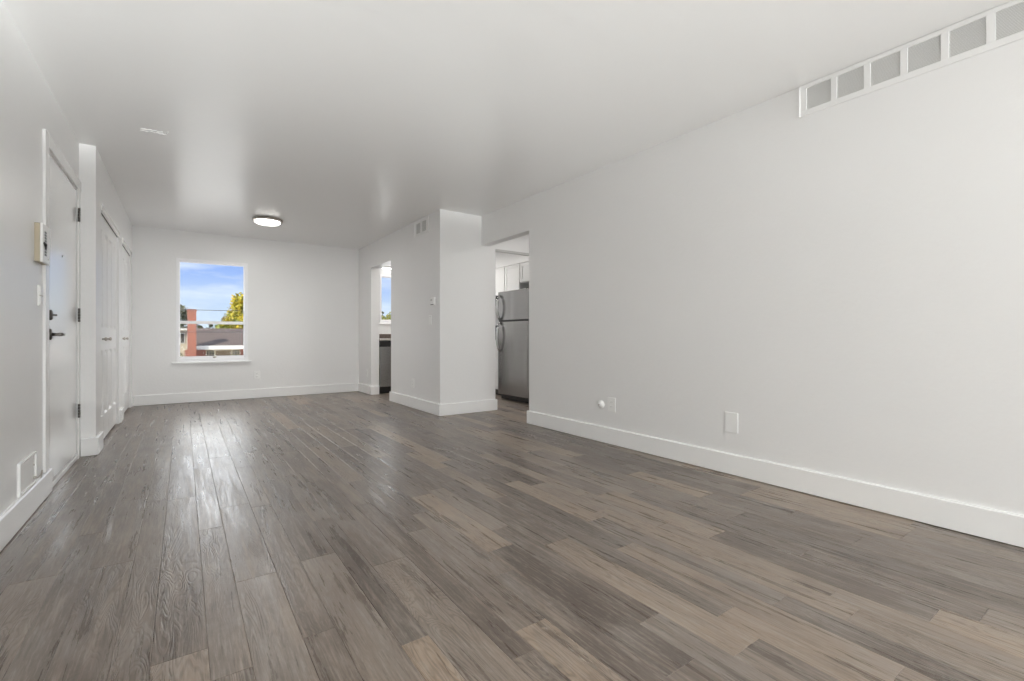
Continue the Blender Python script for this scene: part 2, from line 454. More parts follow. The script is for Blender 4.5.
# floor: planks of mixed width with bevelled edges, one mesh
def build_floor():
    seams = [-.86, -.77, -.635, -.54, -.402, -.31, -.17, -.077, .06, .16, .302, .398, .537, .626, .775, .86, .98, 1.08,
             1.212, 1.315, 1.456, 1.557, 1.67]
    x = 1.67; alt = [.13, .19, .14, .10, .135, .105, .14, .095, .13, .11]; k = 0
    seams.append(1.78); seams.append(1.99 - .09); seams.append(1.99); seams.append(2.13); x = 2.13
    while x < 4.86:
        x += alt[k % len(alt)]; k += 1; seams.append(x)
    # known joints: x of column centre -> [(y of joint, tone nearer the camera)]
    known = {0.00: [(1.667, .8), (3.3, .45)], -.24: [(2.5, .35)], -.355: [(1.6, .6), (2.95, .3)], -.47: [(2.52, .62)],
             .11: [(1.5, .4), (2.7, .5)], .23: [(2.05, .5)], .35: [(1.55, .45), (2.9, .4)],
             .467: [(.7, .3), (2.09, .62), (3.4, .25)], .58: [(1.343, 1.0), (2.5, .12)], .70: [(1.875, .68), (3.2, .4)],
             .82: [(1.1, .5), (2.6, .3)], .92: [(1.20, .9), (2.1, .55)], 1.03: [(1.524, .3), (2.3, .62)],
             1.146: [(.8, .5), (1.713, .05), (2.55, .9)], 1.26: [(1.0, .55), (1.89, .3), (2.6, .7)], 1.385: [(1.62, .85), (2.7, .2)],
             1.507: [(.875, .85), (2.257, .35), (3.0, .8)], 1.61: [(1.41, .8), (2.6, .1)], 1.725: [(.8, .35), (1.7, .5)],
             2.06: [(1.24, .25), (1.95, .9), (2.9, .3)]}
    bm = BM(); lay = bm.loops.layers.float_color.new('plank')
    rnd = random.Random(11)
    ch, dp = .0016, .0014
    base = bm.faces  # noqa
    for a, b in zip(seams[:-1], seams[1:]):
        cx = (a + b) / 2; kn = None
        for kx, kv in known.items():
            if a < kx < b: kn = kv
        ys = [YR - .15]; tones = []
        if kn:
            y = kn[0][0]
            first = []
            while y > YR - .15: y -= rnd.uniform(.7, 1.2); first.append(y)
            ys = [YR - .15] + [v for v in first[::-1] if v > YR - .1]
            tones = [rnd.random() for _ in ys[:-1]]
            for (yy, tn) in kn: ys.append(yy); tones.append(tn)
        else:
            ys[0] -= rnd.uniform(0, 1)
        while ys[-1] < YB + .2:
            L = rnd.choice([.55, .75, .95, 1.15, 1.2]) * (1.7 if cx < .85 else 1); ys.append(ys[-1] + L)
            t = rnd.choices([rnd.uniform(0, .25), rnd.uniform(.3, .6), rnd.uniform(.6, .8), rnd.uniform(.85, 1)], [3, 5, 3, 2])[0]
            if cx < .85: t = .3 + .25 * t
            tones.append(t)
        for i in range(len(ys) - 1):
            y0, y1 = ys[i], ys[i + 1]; t = tones[i]
            if y1 < YR - .15: continue
            c = (t, rnd.random(), rnd.random(), 1)
            o = [bm.verts.new(v) for v in ((a, y0, -dp), (b, y0, -dp), (b, y1, -dp), (a, y1, -dp))]
            n = [bm.verts.new(v) for v in ((a + ch, y0 + ch, 0), (b - ch, y0 + ch, 0), (b - ch, y1 - ch, 0), (a + ch, y1 - ch, 0))]
            fs = [bm.faces.new(n)] + [bm.faces.new((o[q], o[(q + 1) % 4], n[(q + 1) % 4], n[q])) for q in range(4)]
            for f in fs:
                for l in f.loops: l[lay] = c
    me = bpy.data.meshes.new('floor'); bm.to_mesh(me); bm.free(); me.materials.append(M['floor'])
    o = bpy.data.objects.new('floor', me); COL.objects.link(o); o['kind'] = 'structure'
    bm = BM(); bx(bm, XL - .4, 4.9, YR - .2, YB + .14, -.25, -.004)
    struct('floor', bm, 'dark')
build_floor()

# ---------------------------------------------------------------- baseboards: path along the wall line, room on the left of travel
def baseboard(name, pts, h=.142, t=.018, z0=.005):
    pts = [Vector((p[0], p[1], 0)) for p in pts]
    nrm = []
    for a, b in zip(pts[:-1], pts[1:]):
        d = (b - a).normalized(); nrm.append(Vector((-d.y, d.x, 0)))
    offs = []
    for i in range(len(pts)):
        if i == 0: offs.append(nrm[0])
        elif i == len(pts) - 1: offs.append(nrm[-1])
        else:
            n = nrm[i - 1] + nrm[i]; offs.append(n if n.length < 1.6 else n / 2)
    prof = [(0, z0), (t, z0), (t, h - .006), (t - .006, h), (0, h)]
    bm = BM(); rings = []
    for p, o in zip(pts, offs):
        rings.append([bm.verts.new(p + o * d + Vector((0, 0, z))) for d, z in prof])
    for i in range(len(rings) - 1):
        for k in range(5):
            bm.faces.new((rings[i][k], rings[i + 1][k], rings[i + 1][(k + 1) % 5], rings[i][(k + 1) % 5]))
    bm.faces.new(rings[0][::-1]); bm.faces.new(rings[-1])
    return struct(name, bm, 'trim')
baseboard('baseboard_right', [(XR, YR), (XR, 3.994), (XR + .115, 3.994)])
baseboard('baseboard_partition', [(3.25, YS + .10), (3.25, YS), (XB, YS), (XB, 6.561), (XB + .12, 6.561)][::-1][::-1] if False else
          [(XB + .12, 6.561), (XB, 6.561), (XB, YS), (3.25, YS), (3.25, YS + .10)][::-1])
baseboard('baseboard_back', [(XB + .13, 7.447), (XB, 7.447), (XB, YB), (XC, YB), (XC, 7.985)])
baseboard('baseboard_closet', [(XC, 6.83), (XC, 6.56)])
baseboard('baseboard_corner', [(XC, 5.17), (XC, YC), (XL + .012, YC)])
baseboard('baseboard_left', [(XL, 3.90), (XL, YR)])

# ---------------------------------------------------------------- entry door (door_1)
d = struct_root('door_1', (XL, 4.33, 0))
bm = BM(); bx(bm, XL - .045, XL - .002, 3.868, 4.80, .045, 2.045); obj('door_slab', bm, 'door', d, .002)
bm = BM()   # casing: near leg on top of the baseboard, head, far leg in the corner
bx(bm, XL, XL + .014, 3.752, 3.842, .147, 2.135); bx(bm, XL, XL + .014, 3.842, YC - .001, 2.06, 2.135)
bx(bm, XL, XL + .010, 4.815, YC - .001, .0, 2.06)
obj('door_casing', bm, 'trim', d, .003)
bm = BM(); bx(bm, XL - .12, XL - .001, 3.842, 3.862, .0, 2.06); bx(bm, XL - .12, XL - .001, 4.806, 4.875, .0, 2.06); bx(bm, XL - .12, XL - .001, 3.862, 4.806, 2.048, 2.06)
obj('door_jamb', bm, 'trim', d)
bm = BM(); bx(bm, XL - .12, XL + .006, 3.862, 4.806, .002, .035); obj('threshold', bm, 'trim', d, .004)
for z in (.37, 1.10, 1.865):
    bm = BM()
    for q in range(5):
        tube(bm, [(XL + .014, 4.808, z - .052 + q * .0212), (XL + .014, 4.808, z - .052 + q * .0212 + .018)], .0075, 10)
    bx(bm, XL + .010, XL + .013, 4.812, 4.85, z - .05, z + .05)
    hg = obj('hinge', bm, 'bronze', d); hg['label'] = 'dark metal hinge'
dz = (3.955, 1.005)
bm = BM(); lathe(bm, [(0, .032), (.008, .032), (.014, .026), (.016, .012)], (XL - .002, 3.94, 1.066), (1, 0, 0), 24)
bx(bm, XL + .014, XL + .032, 3.936 - .004, 3.936 + .020, 1.060, 1.072)
obj('deadbolt', bm, 'bronze', d, .001)
bm = BM(); lathe(bm, [(0, .034), (.006, .034), (.011, .030), (.012, .013)], (XL - .002, 3.94, .948), (1, 0, 0), 24)
tube(bm, [(XL + .008, 3.94, .948), (XL + .045, 3.94, .948)], .010, 12)
tube(bm, [(XL + .044, 3.930, .948), (XL + .046, 3.98, .949), (XL + .044, 4.055, .949)], [.0115, .0105, .009], 12)
obj('lever_handle', bm, 'bronze', d)
bm = BM(); lathe(bm, [(0, .008), (.003, .008), (.004, .005)], (XL - .002, 4.30, 1.475), (1, 0, 0), 16); obj('peephole', bm, 'nickel', d)

# ---------------------------------------------------------------- closet doors: four-leaf folding doors, two raised panels per leaf
def panel_leaf(parent, y0, y1, x, z0=.02, z1=2.022):
    bm = BM(); th = .028; m = .055
    zr = [(.235, .815), (1.015, 1.875)]
    # stiles and rails around two recessed panels, built as a grid with sunk, bevelled fields
    ya, yb = y0 + m, y1 - m
    def quad(*c): bm.faces.new([bm.verts.new(v) for v in c])
    def flat(a, b, c, e): quad((x, a, c), (x, b, c), (x, b, e), (x, a, e))
    flat(y0, ya, z0, z1); flat(yb, y1, z0, z1)
    zz = [z0, zr[0][0], zr[0][1], zr[1][0], zr[1][1], z1]
    for i in (0, 2, 4): flat(ya, yb, zz[i], zz[i + 1])
    for (a, b) in zr:
        lv = [(0, 0), (.012, -.015), (.020, -.015), (.045, -.003)]
        rg = [[(x + dx, ya + s, a + s), (x + dx, yb - s, a + s), (x + dx, yb - s, b - s), (x + dx, ya + s, b - s)] for s, dx in lv]
        for i in range(3):
            for k in range(4): quad(rg[i][k], rg[i][(k + 1) % 4], rg[i + 1][(k + 1) % 4], rg[i + 1][k])
        quad(*rg[-1])
    # edges and back
    quad((x, y0, z0), (x - th, y0, z0), (x - th, y0, z1), (x, y0, z1)); quad((x, y1, z0), (x - th, y1, z0), (x - th, y1, z1), (x, y1, z1))
    quad((x, y0, z0), (x, y1, z0), (x - th, y1, z0), (x - th, y0, z0)); quad((x, y0, z1), (x, y1, z1), (x - th, y1, z1), (x - th, y0, z1))
    quad((x - th, y0, z0), (x - th, y1, z0), (x - th, y1, z1), (x - th, y0, z1))
    bmesh.ops.remove_doubles(bm, verts=bm.verts, dist=1e-5)
    return obj('door_leaf', bm, 'closet_door', parent)

def closet(name, ya, yb, knobs):
    d = struct_root(name, (XC, (ya + yb) / 2, 0)); x = XC - .019
    n = 4; wl = (yb - ya - .03) / n
    leaves = []
    for i in range(n):
        leaves.append(panel_leaf(d, ya + .006 + i * wl + .002, ya + .006 + (i + 1) * wl - .002, x))
    for ky in knobs:
        bm = BM(); lathe(bm, [(0, .009), (.012, .007), (.018, .015), (.028, .016), (.033, .010), (.034, .001)], (x, ky, .915), (1, 0, 0), 20)
        k = min(range(n), key=lambda i: abs(ky - (ya + (i + .5) * wl)))
        kb = obj('knob', bm, 'nickel', leaves[k])
        kb['label'] = 'small metal knob'
    bm = BM(); bx(bm, XC - .010, XC + .007, ya - .01, yb + .01, 2.000, 2.052); obj('track_trim', bm, 'trim', d, .002)
    bm = BM(); bx(bm, x + .0005, XC - .0105, ya, yb, 2.003, 2.04); bx(bm, x - .06, x - .032, yb - .022, yb - .001, .0, 1.99); obj('gap_shade', bm, 'dark', d)  # dark strips standing for the shade in the gaps around the leaves
    bm = BM(); bx(bm, XC - .095, XC - .002, yb - .010, yb + .001, 0, 2.0); obj('door_jamb', bm, 'trim', d)
closet('door_2', 5.20, 6.53, (5.44, 5.76))
closet('door_3', 6.86, 7.95, (7.03, 7.38))

# ---------------------------------------------------------------- windows
def window(name, x0, x1, z0, z1, zr, sill=True, lock=True):
    w_ = struct_root(name, ((x0 + x1) / 2, YB, z0)); y = YB
    fr = .022
    bm = BM()   # outer frame, slightly proud of the wall
    for b in ((x0 - .012, x0 + fr, z0 - .02, z1 + .012), (x1 - fr - .008, x1 + .012, z0 - .02, z1 + .012)): bx(bm, b[0], b[1], y - .012, y + .10, b[2], b[3])
    bx(bm, x0 + fr, x1 - fr, y - .012, y + .10, z1 - .022, z1 + .012); bx(bm, x0 + fr, x1 - fr, y - .004, y + .10, z0 - .02, z0 + .030)
    obj('window_frame', bm, 'vinyl', w_, .002)
    a, b = x0 + fr, x1 - fr - .008
    def sash(ys, za, zb, tr, br, nm, st=.012):
        bm = BM()
        bx(bm, a, a + st, ys, ys + .022, za, zb); bx(bm, b - st, b, ys, ys + .022, za, zb)
        bx(bm, a + st, b - st, ys, ys + .022, zb - tr, zb); bx(bm, a + st, b - st, ys, ys + .022, za, za + br)
        s = obj(nm, bm, 'vinyl', w_, .0015)
        bm = BM(); bx(bm, a + st, b - st, ys + .009, ys + .013, za + br, zb - tr); obj('pane', bm, 'glass', s)
        return s
    if zr is None:
        s2 = sash(y + .04, z0 + .03, z1 - .022, .012, .014, 'fixed_sash')
    else:
        s1 = sash(y + .055, zr, z1 - .022, .012, .03, 'upper_sash')
        s2 = sash(y + .024, z0 + .03, zr + .028, .042, .030, 'lower_sash')
    if lock:
        bm = BM(); lathe(bm, [(0, .020), (.006, .020), (.012, .010), (.013, .002)], ((a + b) / 2 + .02, y + .024, z0 + .048), (0, -1, 0), 16)
        bx(bm, (a + b) / 2 - .01, (a + b) / 2 + .05, y + .012, y + .020, z0 + .044, z0 + .052)
        lk = obj('window_latch', bm, 'nickel', s2); lk['label'] = 'small grey metal latch'
    if sill:
        bm = BM(); bx(bm, x0 - .06, x1 + .055, y - .045, y + .03, z0 - .040, z0 - .018); obj('window_sill', bm, 'trim', w_, .004)
    return w_
window('window_1', -.073, .787, .595, 2.035, 1.135)
window('window_2', 2.845, 3.70, 1.20, 2.03, None, True, False)
# unseen sliding glass door behind the camera, put in to let the lamps through
g = struct_root('window_3', (1.45, YR, 0))
for a, b, yy in ((-.35, 1.33, YR - .05), (1.27, 2.95, YR - .09)):
    bm = BM()
    bx(bm, a, a + .06, yy, yy + .035, .03, 2.10); bx(bm, b - .06, b, yy, yy + .035, .03, 2.10)
    bx(bm, a + .06, b - .06, yy, yy + .035, 2.04, 2.10); bx(bm, a + .06, b - .06, yy, yy + .035, .03, .11)
    s = obj('sliding_panel', bm, 'vinyl', g, .002)
    bm = BM(); bx(bm, a + .06, b - .06, yy + .015, yy + .019, .11, 2.04); obj('pane', bm, 'glass', s)
bm = BM(); bx(bm, -.35, 2.95, YR - .12, YR, 0, .03); bx(bm, -.35, 2.95, YR - .12, YR, 2.10, 2.12); obj('window_frame', bm, 'vinyl', g)
# overhang and side screen, unseen, added to keep direct sun off the glass door
bm = BM(); bx(bm, -3.2, 6.0, YR - 3.2, YR - .12, 2.46, 2.62); struct('sun_block_top', bm, 'fascia')
bm = BM(); bx(bm, -3.2, -3.1, YR - 3.2, YR - .12, -2.7, 2.46); struct('sun_block_side', bm, 'fascia')

# ---------------------------------------------------------------- ceiling lamp
t = thing('ceiling_light', 'round flush ceiling lamp with brushed metal rim and lit white lens', 'ceiling light', (.88, 6.68, H))
bm = BM(); lathe(bm, [(0, .165), (.006, .172), (.022, .176), (.030, .172), (.032, .150), (.028, .148)], (.88, 6.68, H), (0, 0, -1), 48)
obj('rim', bm, 'nickel', t)
bm = BM(); lathe(bm, [(.030, .150), (.044, .146), (.056, .130), (.064, .095), (.068, .05), (.069, .003)], (.88, 6.68, H), (0, 0, -1), 48)
obj('lens', bm, 'lens', t)

# plaster patch on the ceiling: scraped outline left where a fitting was removed
bm = BM(); pr = random.Random(3)
pts = []
for i in range(14):
    u = i / 13; pts.append((-.255 + u * .145, 4.335 - u * .02 + pr.uniform(-.012, .012), H - .001))
tube(bm, pts, [pr.uniform(.001, .003) for _ in pts], 6)
pts = [(-.255 + i / 9 * .13, 4.29 - i * .001 + pr.uniform(-.01, .01), H - .001) for i in range(10)]
tube(bm, pts, [pr.uniform(.001, .004) for _ in pts], 6)
tube(bm, [(-.108, 4.345, H - .001), (-.104, 4.30, H - .001), (-.092, 4.255, H - .001)], [.002, .004, .003], 6)
tag(obj('plaster_patch', bm, 'ceiling'), 'small rough scar of dried plaster on the ceiling above the entry door end', 'plaster patch')

# ---------------------------------------------------------------- air grilles
def grille(root, axis, p, sgn, u_list, z0, z1, frame, depth=.007):
    """frame = (ua, ub, za, zb) outer plate; u_list = cells"""
    ua, ub, za, zb = frame
    def b3(bm, pa, pb, a, b, c, d_):
        if axis == 'X': bx(bm, min(pa, pb), max(pa, pb), a, b, c, d_)
        else: bx(bm, a, b, min(pa, pb), max(pa, pb), c, d_)
    bm = BM(); f = p + sgn * depth
    b3(bm, p, f, ua, ub, za, z0); b3(bm, p, f, ua, ub, z1, zb)
    edges = [ua] + [v for c in u_list for v in c] + [ub]
    for i in range(0, len(edges), 2): b3(bm, p, f, edges[i], edges[i + 1], z0, z1)
    b3(bm, p, p + sgn * (depth + .005), ua - .004, ua + .004, za, zb) ; b3(bm, p, p + sgn * (depth + .005), ub - .004, ub + .004, za, zb)
    b3(bm, p, p + sgn * (depth + .004), ua, ub, zb - .006, zb)
    obj('grille_frame', bm, 'wall', root, .001)
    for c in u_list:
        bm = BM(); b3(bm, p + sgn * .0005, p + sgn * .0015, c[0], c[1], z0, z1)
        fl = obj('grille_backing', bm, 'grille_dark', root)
        bm = BM(); n = int((z1 - z0) / .0062)
        for i in range(n):
            za_ = z0 + (i + .15) * (z1 - z0) / n
            vs = []
            for (dp, dz_) in ((.0018, .0030), (.0048, .0), (.0048, .0010), (.0018, .0040)):
                for u in c: vs.append((p + sgn * dp, u, za_ + dz_) if axis == 'X' else (u, p + sgn * dp, za_ + dz_))
            V = [bm.verts.new(v) for v in vs]
            for q in range(4):
                r_ = (q + 1) % 4
                bm.faces.new((V[2 * q], V[2 * q + 1], V[2 * r_ + 1], V[2 * r_]))
            bm.faces.new((V[0], V[2], V[4], V[6])); bm.faces.new((V[1], V[7], V[5], V[3]))
        lv = obj('louvre_panel', bm, 'trim', root)
t = thing('air_grille', 'long white air grille with a row of louvred openings high on the right wall', 'air grille', (XR, .6, 2.34))
cells = []
yy = 1.258
for i in range(9):
    cells.append((yy - .128, yy)); yy -= .158
cells = sorted(cells)
grille(t, 'X', XR, -1, cells, 2.286, 2.416, (cells[0][0] - .04, 1.297, 2.254, 2.438))
t = thing('air_grille', 'small white two-opening air grille under the ceiling on the kitchen partition', 'air grille', (XB, 5.5, 2.34))
grille(t, 'X', XB, -1, [(5.345, 5.475), (5.525, 5.655)], 2.262, 2.392, (5.285, 5.70, 2.228, 2.425))

# ---------------------------------------------------------------- wall plates
def place(p, sgn, u, z, du, dz_, dn0, dn1):   # box on an X-wall
    bm = BM(); a, b = p + sgn * dn0, p + sgn * dn1
    bx(bm, min(a, b), max(a, b), u - du, u + du, z - dz_, z + dz_); return bm

def plate_x(name, label, cat, p, sgn, u, z, kind, group=None, du=.036, dz_=.058):
    t = thing(name, label, cat, (p, u, z), group)
    obj('cover_plate', place(p, sgn, u, z, du, dz_, 0, .008), 'plastic', t, .0025, 3)
    if kind == 'outlet':
        for s in (-1, 1):
            s_ = obj('socket', place(p, sgn, u, z + s * .020, .016, .0145, .005, .0085), 'plastic', t, .003, 3)
            bm = BM()
            for dy in (-.006, .006):
                a, b = sorted((p + sgn * .0080, p + sgn * .0088)); bx(bm, a, b, u + dy - .001, u + dy + .001, z + s * .020 - .001, z + s * .020 + .007)
            obj('slot', bm, 'dark', s_)
    elif kind == 'blank':
        obj('insert', place(p, sgn, u, z, .017, .034, .005, .0075), 'plastic', t, .001)
        for s in (-1, 1):
            bm = BM(); lathe(bm, [(0, .0034), (.0012, .003), (.0014, .001)], (p + sgn * .006, u, z + s * .045), (sgn, 0, 0), 12)
            obj('screw', bm, 'nickel', t)
    elif kind == 'switch':
        obj('rocker', place(p, sgn, u, z, .0165, .033, .005, .0105), 'plastic', t, .002)
    elif kind == 'double':
        for s in (-1, 1): obj('rocker', place(p, sgn, u, z + s * .0265, .030, .0235, .005, .012), 'plastic', t, .002)
        obj('divider', place(p, sgn, u, z, .037, .0025, .005, .010), 'nickel', t)
    return t
plate_x('cover_plate', 'larger white blank cover plate with two screws, on the right wall nearest the camera', 'wall plate', XR, -1, 1.724, .353, 'blank', du=.045, dz_=.068)
plate_x('cover_plate', 'white cover plate low on the right wall beside a round cable jack', 'wall plate', XR, -1, 2.806, .345, 'outlet', du=.044, dz_=.062)
t = thing('cable_jack', 'round white cable jack low on the right wall', 'cable jack', (XR, 2.93, .333))
bm = BM(); lathe(bm, [(0, .036), (.006, .036), (.018, .028), (.026, .014), (.028, .010)], (XR, 2.93, .333), (-1, 0, 0), 28); obj('jack_body', bm, 'plastic', t)
bm = BM(); lathe(bm, [(0, .0055), (.010, .0055), (.011, .002)], (XR - .026, 2.93, .333), (-1, 0, 0), 14); q = obj('coax_socket', bm, 'nickel', t); q['label'] = 'dark threaded socket'
plate_x('wall_switch', 'white light switch on the kitchen partition under the thermostat', 'light switch', XB, -1, 5.235, 1.14, 'switch')
plate_x('wall_outlet', 'white outlet low on the kitchen partition below the thermostat', 'outlet', XB, -1, 5.76, .325, 'outlet')
plate_x('wall_outlet', 'white outlet low on the short wall between back corner and kitchen doorway', 'outlet', XB, -1, 7.63, .34, 'outlet')
plate_x('wall_switch', 'white stacked light switch on the left wall under the intercom', 'light switch', XL, 1, 3.675, 1.165, 'double', du=.042, dz_=.058)
# outlet on the back wall
t = thing('wall_outlet', 'white outlet on the back wall right of the window', 'outlet', (.92, YB, .352))
bm = BM(); bx(bm, .92 - .042, .92 + .042, YB - .006, YB, .352 - .060, .352 + .060); obj('cover_plate', bm, 'plastic', t, .0025, 3)
for s in (-1, 1):
    bm = BM(); bx(bm, .92 - .016, .92 + .016, YB - .009, YB - .005, .352 + s * .022 - .014, .352 + s * .022 + .014); s_ = obj('socket', bm, 'plastic', t, .002)
    bm = BM(); bx(bm, .912, .914, YB - .0098, YB - .0088, .350 + s * .022, .358 + s * .022); bx(bm, .926, .928, YB - .0098, YB - .0088, .350 + s * .022, .358 + s * .022); obj('slot', bm, 'dark', s_)
# thermostat
t = thing('thermostat', 'small white box thermostat on the kitchen partition near its corner', 'thermostat', (XB, 5.14, 1.36))
obj('back_plate', place(XB, -1, 5.135, 1.36, .056, .052, 0, .008), 'plastic', t, .003)
obj('thermostat_body', place(XB, -1, 5.128, 1.362, .048, .044, .008, .030), 'plastic', t, .005, 3)
q = obj('display', place(XB, -1, 5.150, 1.378, .018, .011, .0295, .0308), 'grille_dark', t); q['label'] = 'grey display window'
obj('dial_slot', place(XB, -1, 5.128, 1.322, .040, .004, .028, .0308), 'dark', t)
# intercom
t = thing('intercom', 'white and beige intercom box with dark slots on the wall beside the entry door', 'intercom', (XL, 3.66, 1.45))
obj('housing', place(XL, 1, 3.655, 1.452, .083, .106, 0, .022), 'beige_plastic', t, .002)
obj('front_cover', place(XL, 1, 3.655, 1.452, .085, .108, .022, .034), 'plastic', t, .004, 3)
bm = BM()
for i in range(9): bx(bm, XL + .0335, XL + .0355, 3.612, 3.650, 1.385 + i * .0155, 1.385 + i * .0155 + .011)
q = obj('speaker_slots', bm, 'black', t); q['label'] = 'dark vertical speaker slots'
bm = BM(); tube(bm, [(XL + .034, 3.585, 1.452), (XL + .040, 3.597, 1.444), (XL + .036, 3.625, 1.425)], [.006, .007, .005], 10)
q = obj('button_lever', bm, 'black', t); q['label'] = 'small black lever'
bm = BM(); lathe(bm, [(0, .007), (.004, .007), (.005, .004)], (XL + .034, 3.69, 1.375), (1, 0, 0), 14); obj('button', bm, 'plastic', t)
# low panel and cable on the left wall
t = thing('access_panel', 'square white access panel low on the left wall resting on the baseboard', 'access panel', (XL, 3.41, .23))
bm = BM()
bx(bm, XL, XL + .012, 3.25, 3.262, .146, .312); bx(bm, XL, XL + .012, 3.262, 3.568, .300, .312); bx(bm, XL, XL + .012, 3.556, 3.568, .146, .300); bx(bm, XL, XL + .012, 3.262, 3.556, .146, .156)
obj('panel_frame', bm, 'trim', t, .002)
bm = BM(); bx(bm, XL, XL + .005, 3.262, 3.556, .156, .300); obj('panel_cover', bm, 'plastic', t)
bm = BM(); lathe(bm, [(0, .006), (.003, .006), (.004, .003)], (XL + .005, 3.53, .245), (1, 0, 0), 12); obj('screw', bm, 'nickel', t)
bm = BM(); tube(bm, [(XL + .006, 3.53, .176), (XL + .020, 3.545, .170), (XL + .026, 3.575, .180), (XL + .026, 3.60, .196), (XL + .023, 3.61, .180), (XL + .022, 3.59, .158)], .0035, 8)
lathe(bm, [(0, .007), (.012, .007)], (XL + .004, 3.53, .176), (1, 0, 0), 12)
tag(obj('cable_stub', bm, 'nickel'), 'short stub of cable curling out of the low panel on the left wall', 'cable')

# ---------------------------------------------------------------- kitchen
# soffits over the cabinets (part of the room)
bm = BM(); bx(bm, 4.35, 4.75, YS + .115, YB, 2.105, H); struct('wall_soffit', bm, 'wall')
bm = BM(); bx(bm, XB + .135, 4.35, 7.70, YB, 2.17, H); struct('wall_soffit_window', bm, 'wall')
# fluorescent strip over the sink window
t = thing('strip_light', 'lit white tube light over the kitchen window', 'strip light', (3.2, 7.98, 2.17))
bm = BM(); bx(bm, 2.82, 3.72, 7.90, 8.06, 2.145, 2.17); obj('lamp_body', bm, 'plastic', t, .003)
bm = BM(); tube(bm, [(2.84, 7.95, 2.130), (3.70, 7.95, 2.130)], .010, 14); obj('tube', bm, 'tube', t)
# kitchen ceiling lamp, out of the picture, added to light the fridge and kitchen
t = thing('ceiling_light', 'added unseen fill lamp on the kitchen ceiling beyond the doorway', 'ceiling light', (3.45, 6.75, H))
bm = BM(); lathe(bm, [(0, .19), (.03, .19), (.035, .17)], (3.45, 6.75, H), (0, 0, -1), 40); obj('rim', bm, 'plastic', t)
bm = BM(); lathe(bm, [(.034, .17), (.06, .15), (.075, .08), (.078, .003)], (3.45, 6.75, H), (0, 0, -1), 40); obj('lens', bm, 'lens', t)

def cab_door(parent, x, y0, y1, z0, z1, knob_y=None, knob_z=None, pull=None):
    bm = BM(); r = .05
    bx(bm, x - .018, x, y0, y0 + r, z0, z1); bx(bm, x - .018, x, y1 - r, y1, z0, z1)
    bx(bm, x - .018, x, y0 + r, y1 - r, z0, z0 + r); bx(bm, x - .018, x, y0 + r, y1 - r, z1 - r, z1)
    bx(bm, x - .010, x, y0 + r, y1 - r, z0 + r, z1 - r)
    dd = obj('cabinet_door', bm, 'cab', parent, .0015)
    if pull:
        bm = BM(); py, pz = pull
        tube(bm, [(x - .018, py, pz - .05), (x - .045, py, pz - .045), (x - .045, py, pz + .045), (x - .018, py, pz + .05)], .0045, 8)
        h = obj('handle', bm, 'bronze', dd); h['label'] = 'dark metal pull'
    return dd
# wall cabinets on the right kitchen wall
def wall_cab(label, y0, y1, z0, doors):
    t = thing('wall_cabinet', label, 'kitchen cabinet', (4.55, (y0 + y1) / 2, z0), 'white kitchen wall cabinets')
    bm = BM(); bx(bm, 4.37, 4.75, y0, y1, z0, 2.105); obj('cabinet_body', bm, 'cab', t)
    for (a, b, pl) in doors: cab_door(t, 4.369, a, b, z0 + .008, 2.095, pull=pl)
wall_cab('short white cabinet mounted above the refrigerator', 5.10, 5.955, 1.79, [(5.11, 5.525, None), (5.535, 5.945, None)])
wall_cab('tall white wall cabinet just left of the refrigerator top', 5.965, 6.385, 1.40, [(5.97, 6.38, (6.345, 1.55))])
wall_cab('white wall cabinet over the range hood, leftmost in view', 6.395, 7.155, 1.62, [(6.40, 6.77, None), (6.78, 7.15, None)])
wall_cab('white wall cabinet in the kitchen\'s far corner behind the partition', 7.165, 8.07, 1.40, [(7.17, 7.62, None), (7.63, 8.06, None)])
# grey strip along the lower edge of the beam between passage and kitchen
bm = BM(); bx(bm, 3.252, 4.749, YS - .004, YS + .03, 2.026, 2.055); struct('trim_4', bm, 'grille_dark')
t = thing('ceiling_light', 'added unseen fill lamp on the passage ceiling before the refrigerator', 'ceiling light', (4.0, 4.1, H))
bm = BM(); lathe(bm, [(0, .19), (.03, .19), (.035, .17)], (4.0, 4.1, H), (0, 0, -1), 40); obj('rim', bm, 'plastic', t)
bm = BM(); lathe(bm, [(.034, .17), (.06, .15), (.075, .08), (.078, .003)], (4.0, 4.1, H), (0, 0, -1), 40); obj('lens', bm, 'lens', t)
# range hood
t = thing('range_hood', 'dark range hood under the wall cabinet beside the refrigerator', 'range hood', (4.5, 6.775, 1.5))
bm = BM(); bx(bm, 4.20, 4.74, 6.40, 7.15, 1.50, 1.615); obj('hood_body', bm, 'black', t, .008)
bm = BM(); bx(bm, 4.192, 4.201, 6.42, 7.13, 1.575, 1.605); obj('control_strip', bm, 'plastic', t)
# refrigerator
FX = 3.87; fy0, fy1 = 5.124, 5.854
t = thing('refrigerator', 'stainless steel top-freezer refrigerator standing beyond the kitchen doorway', 'refrigerator', (4.25, 5.49, 0))
bm = BM(); bx(bm, FX + .075, 4.66, fy0 + .005, fy1 - .005, .03, 1.592); obj('cabinet_body', bm, 'black', t, .006)
bm = BM(); bx(bm, FX + .055, FX + .075, fy0 + .01, fy1 - .01, .012, .085); bx(bm, FX + .1, 4.6, fy0 + .05, fy1 - .05, .0, .03); obj('toe_grille', bm, 'black', t)
bm = BM(); bx(bm, FX, FX + .07, fy0, fy1, 1.180, 1.606); fz = obj('freezer_door', bm, 'steel', t, .006, 3)
bm = BM(); bx(bm, FX, FX + .07, fy0, fy1, .085, 1.158); fd = obj('fridge_door', bm, 'steel', t, .006, 3)
bm = BM(); bx(bm, FX + .012, FX + .07, fy0 + .01, fy1 - .01, 1.156, 1.182); obj('door_gasket', bm, 'black', t)
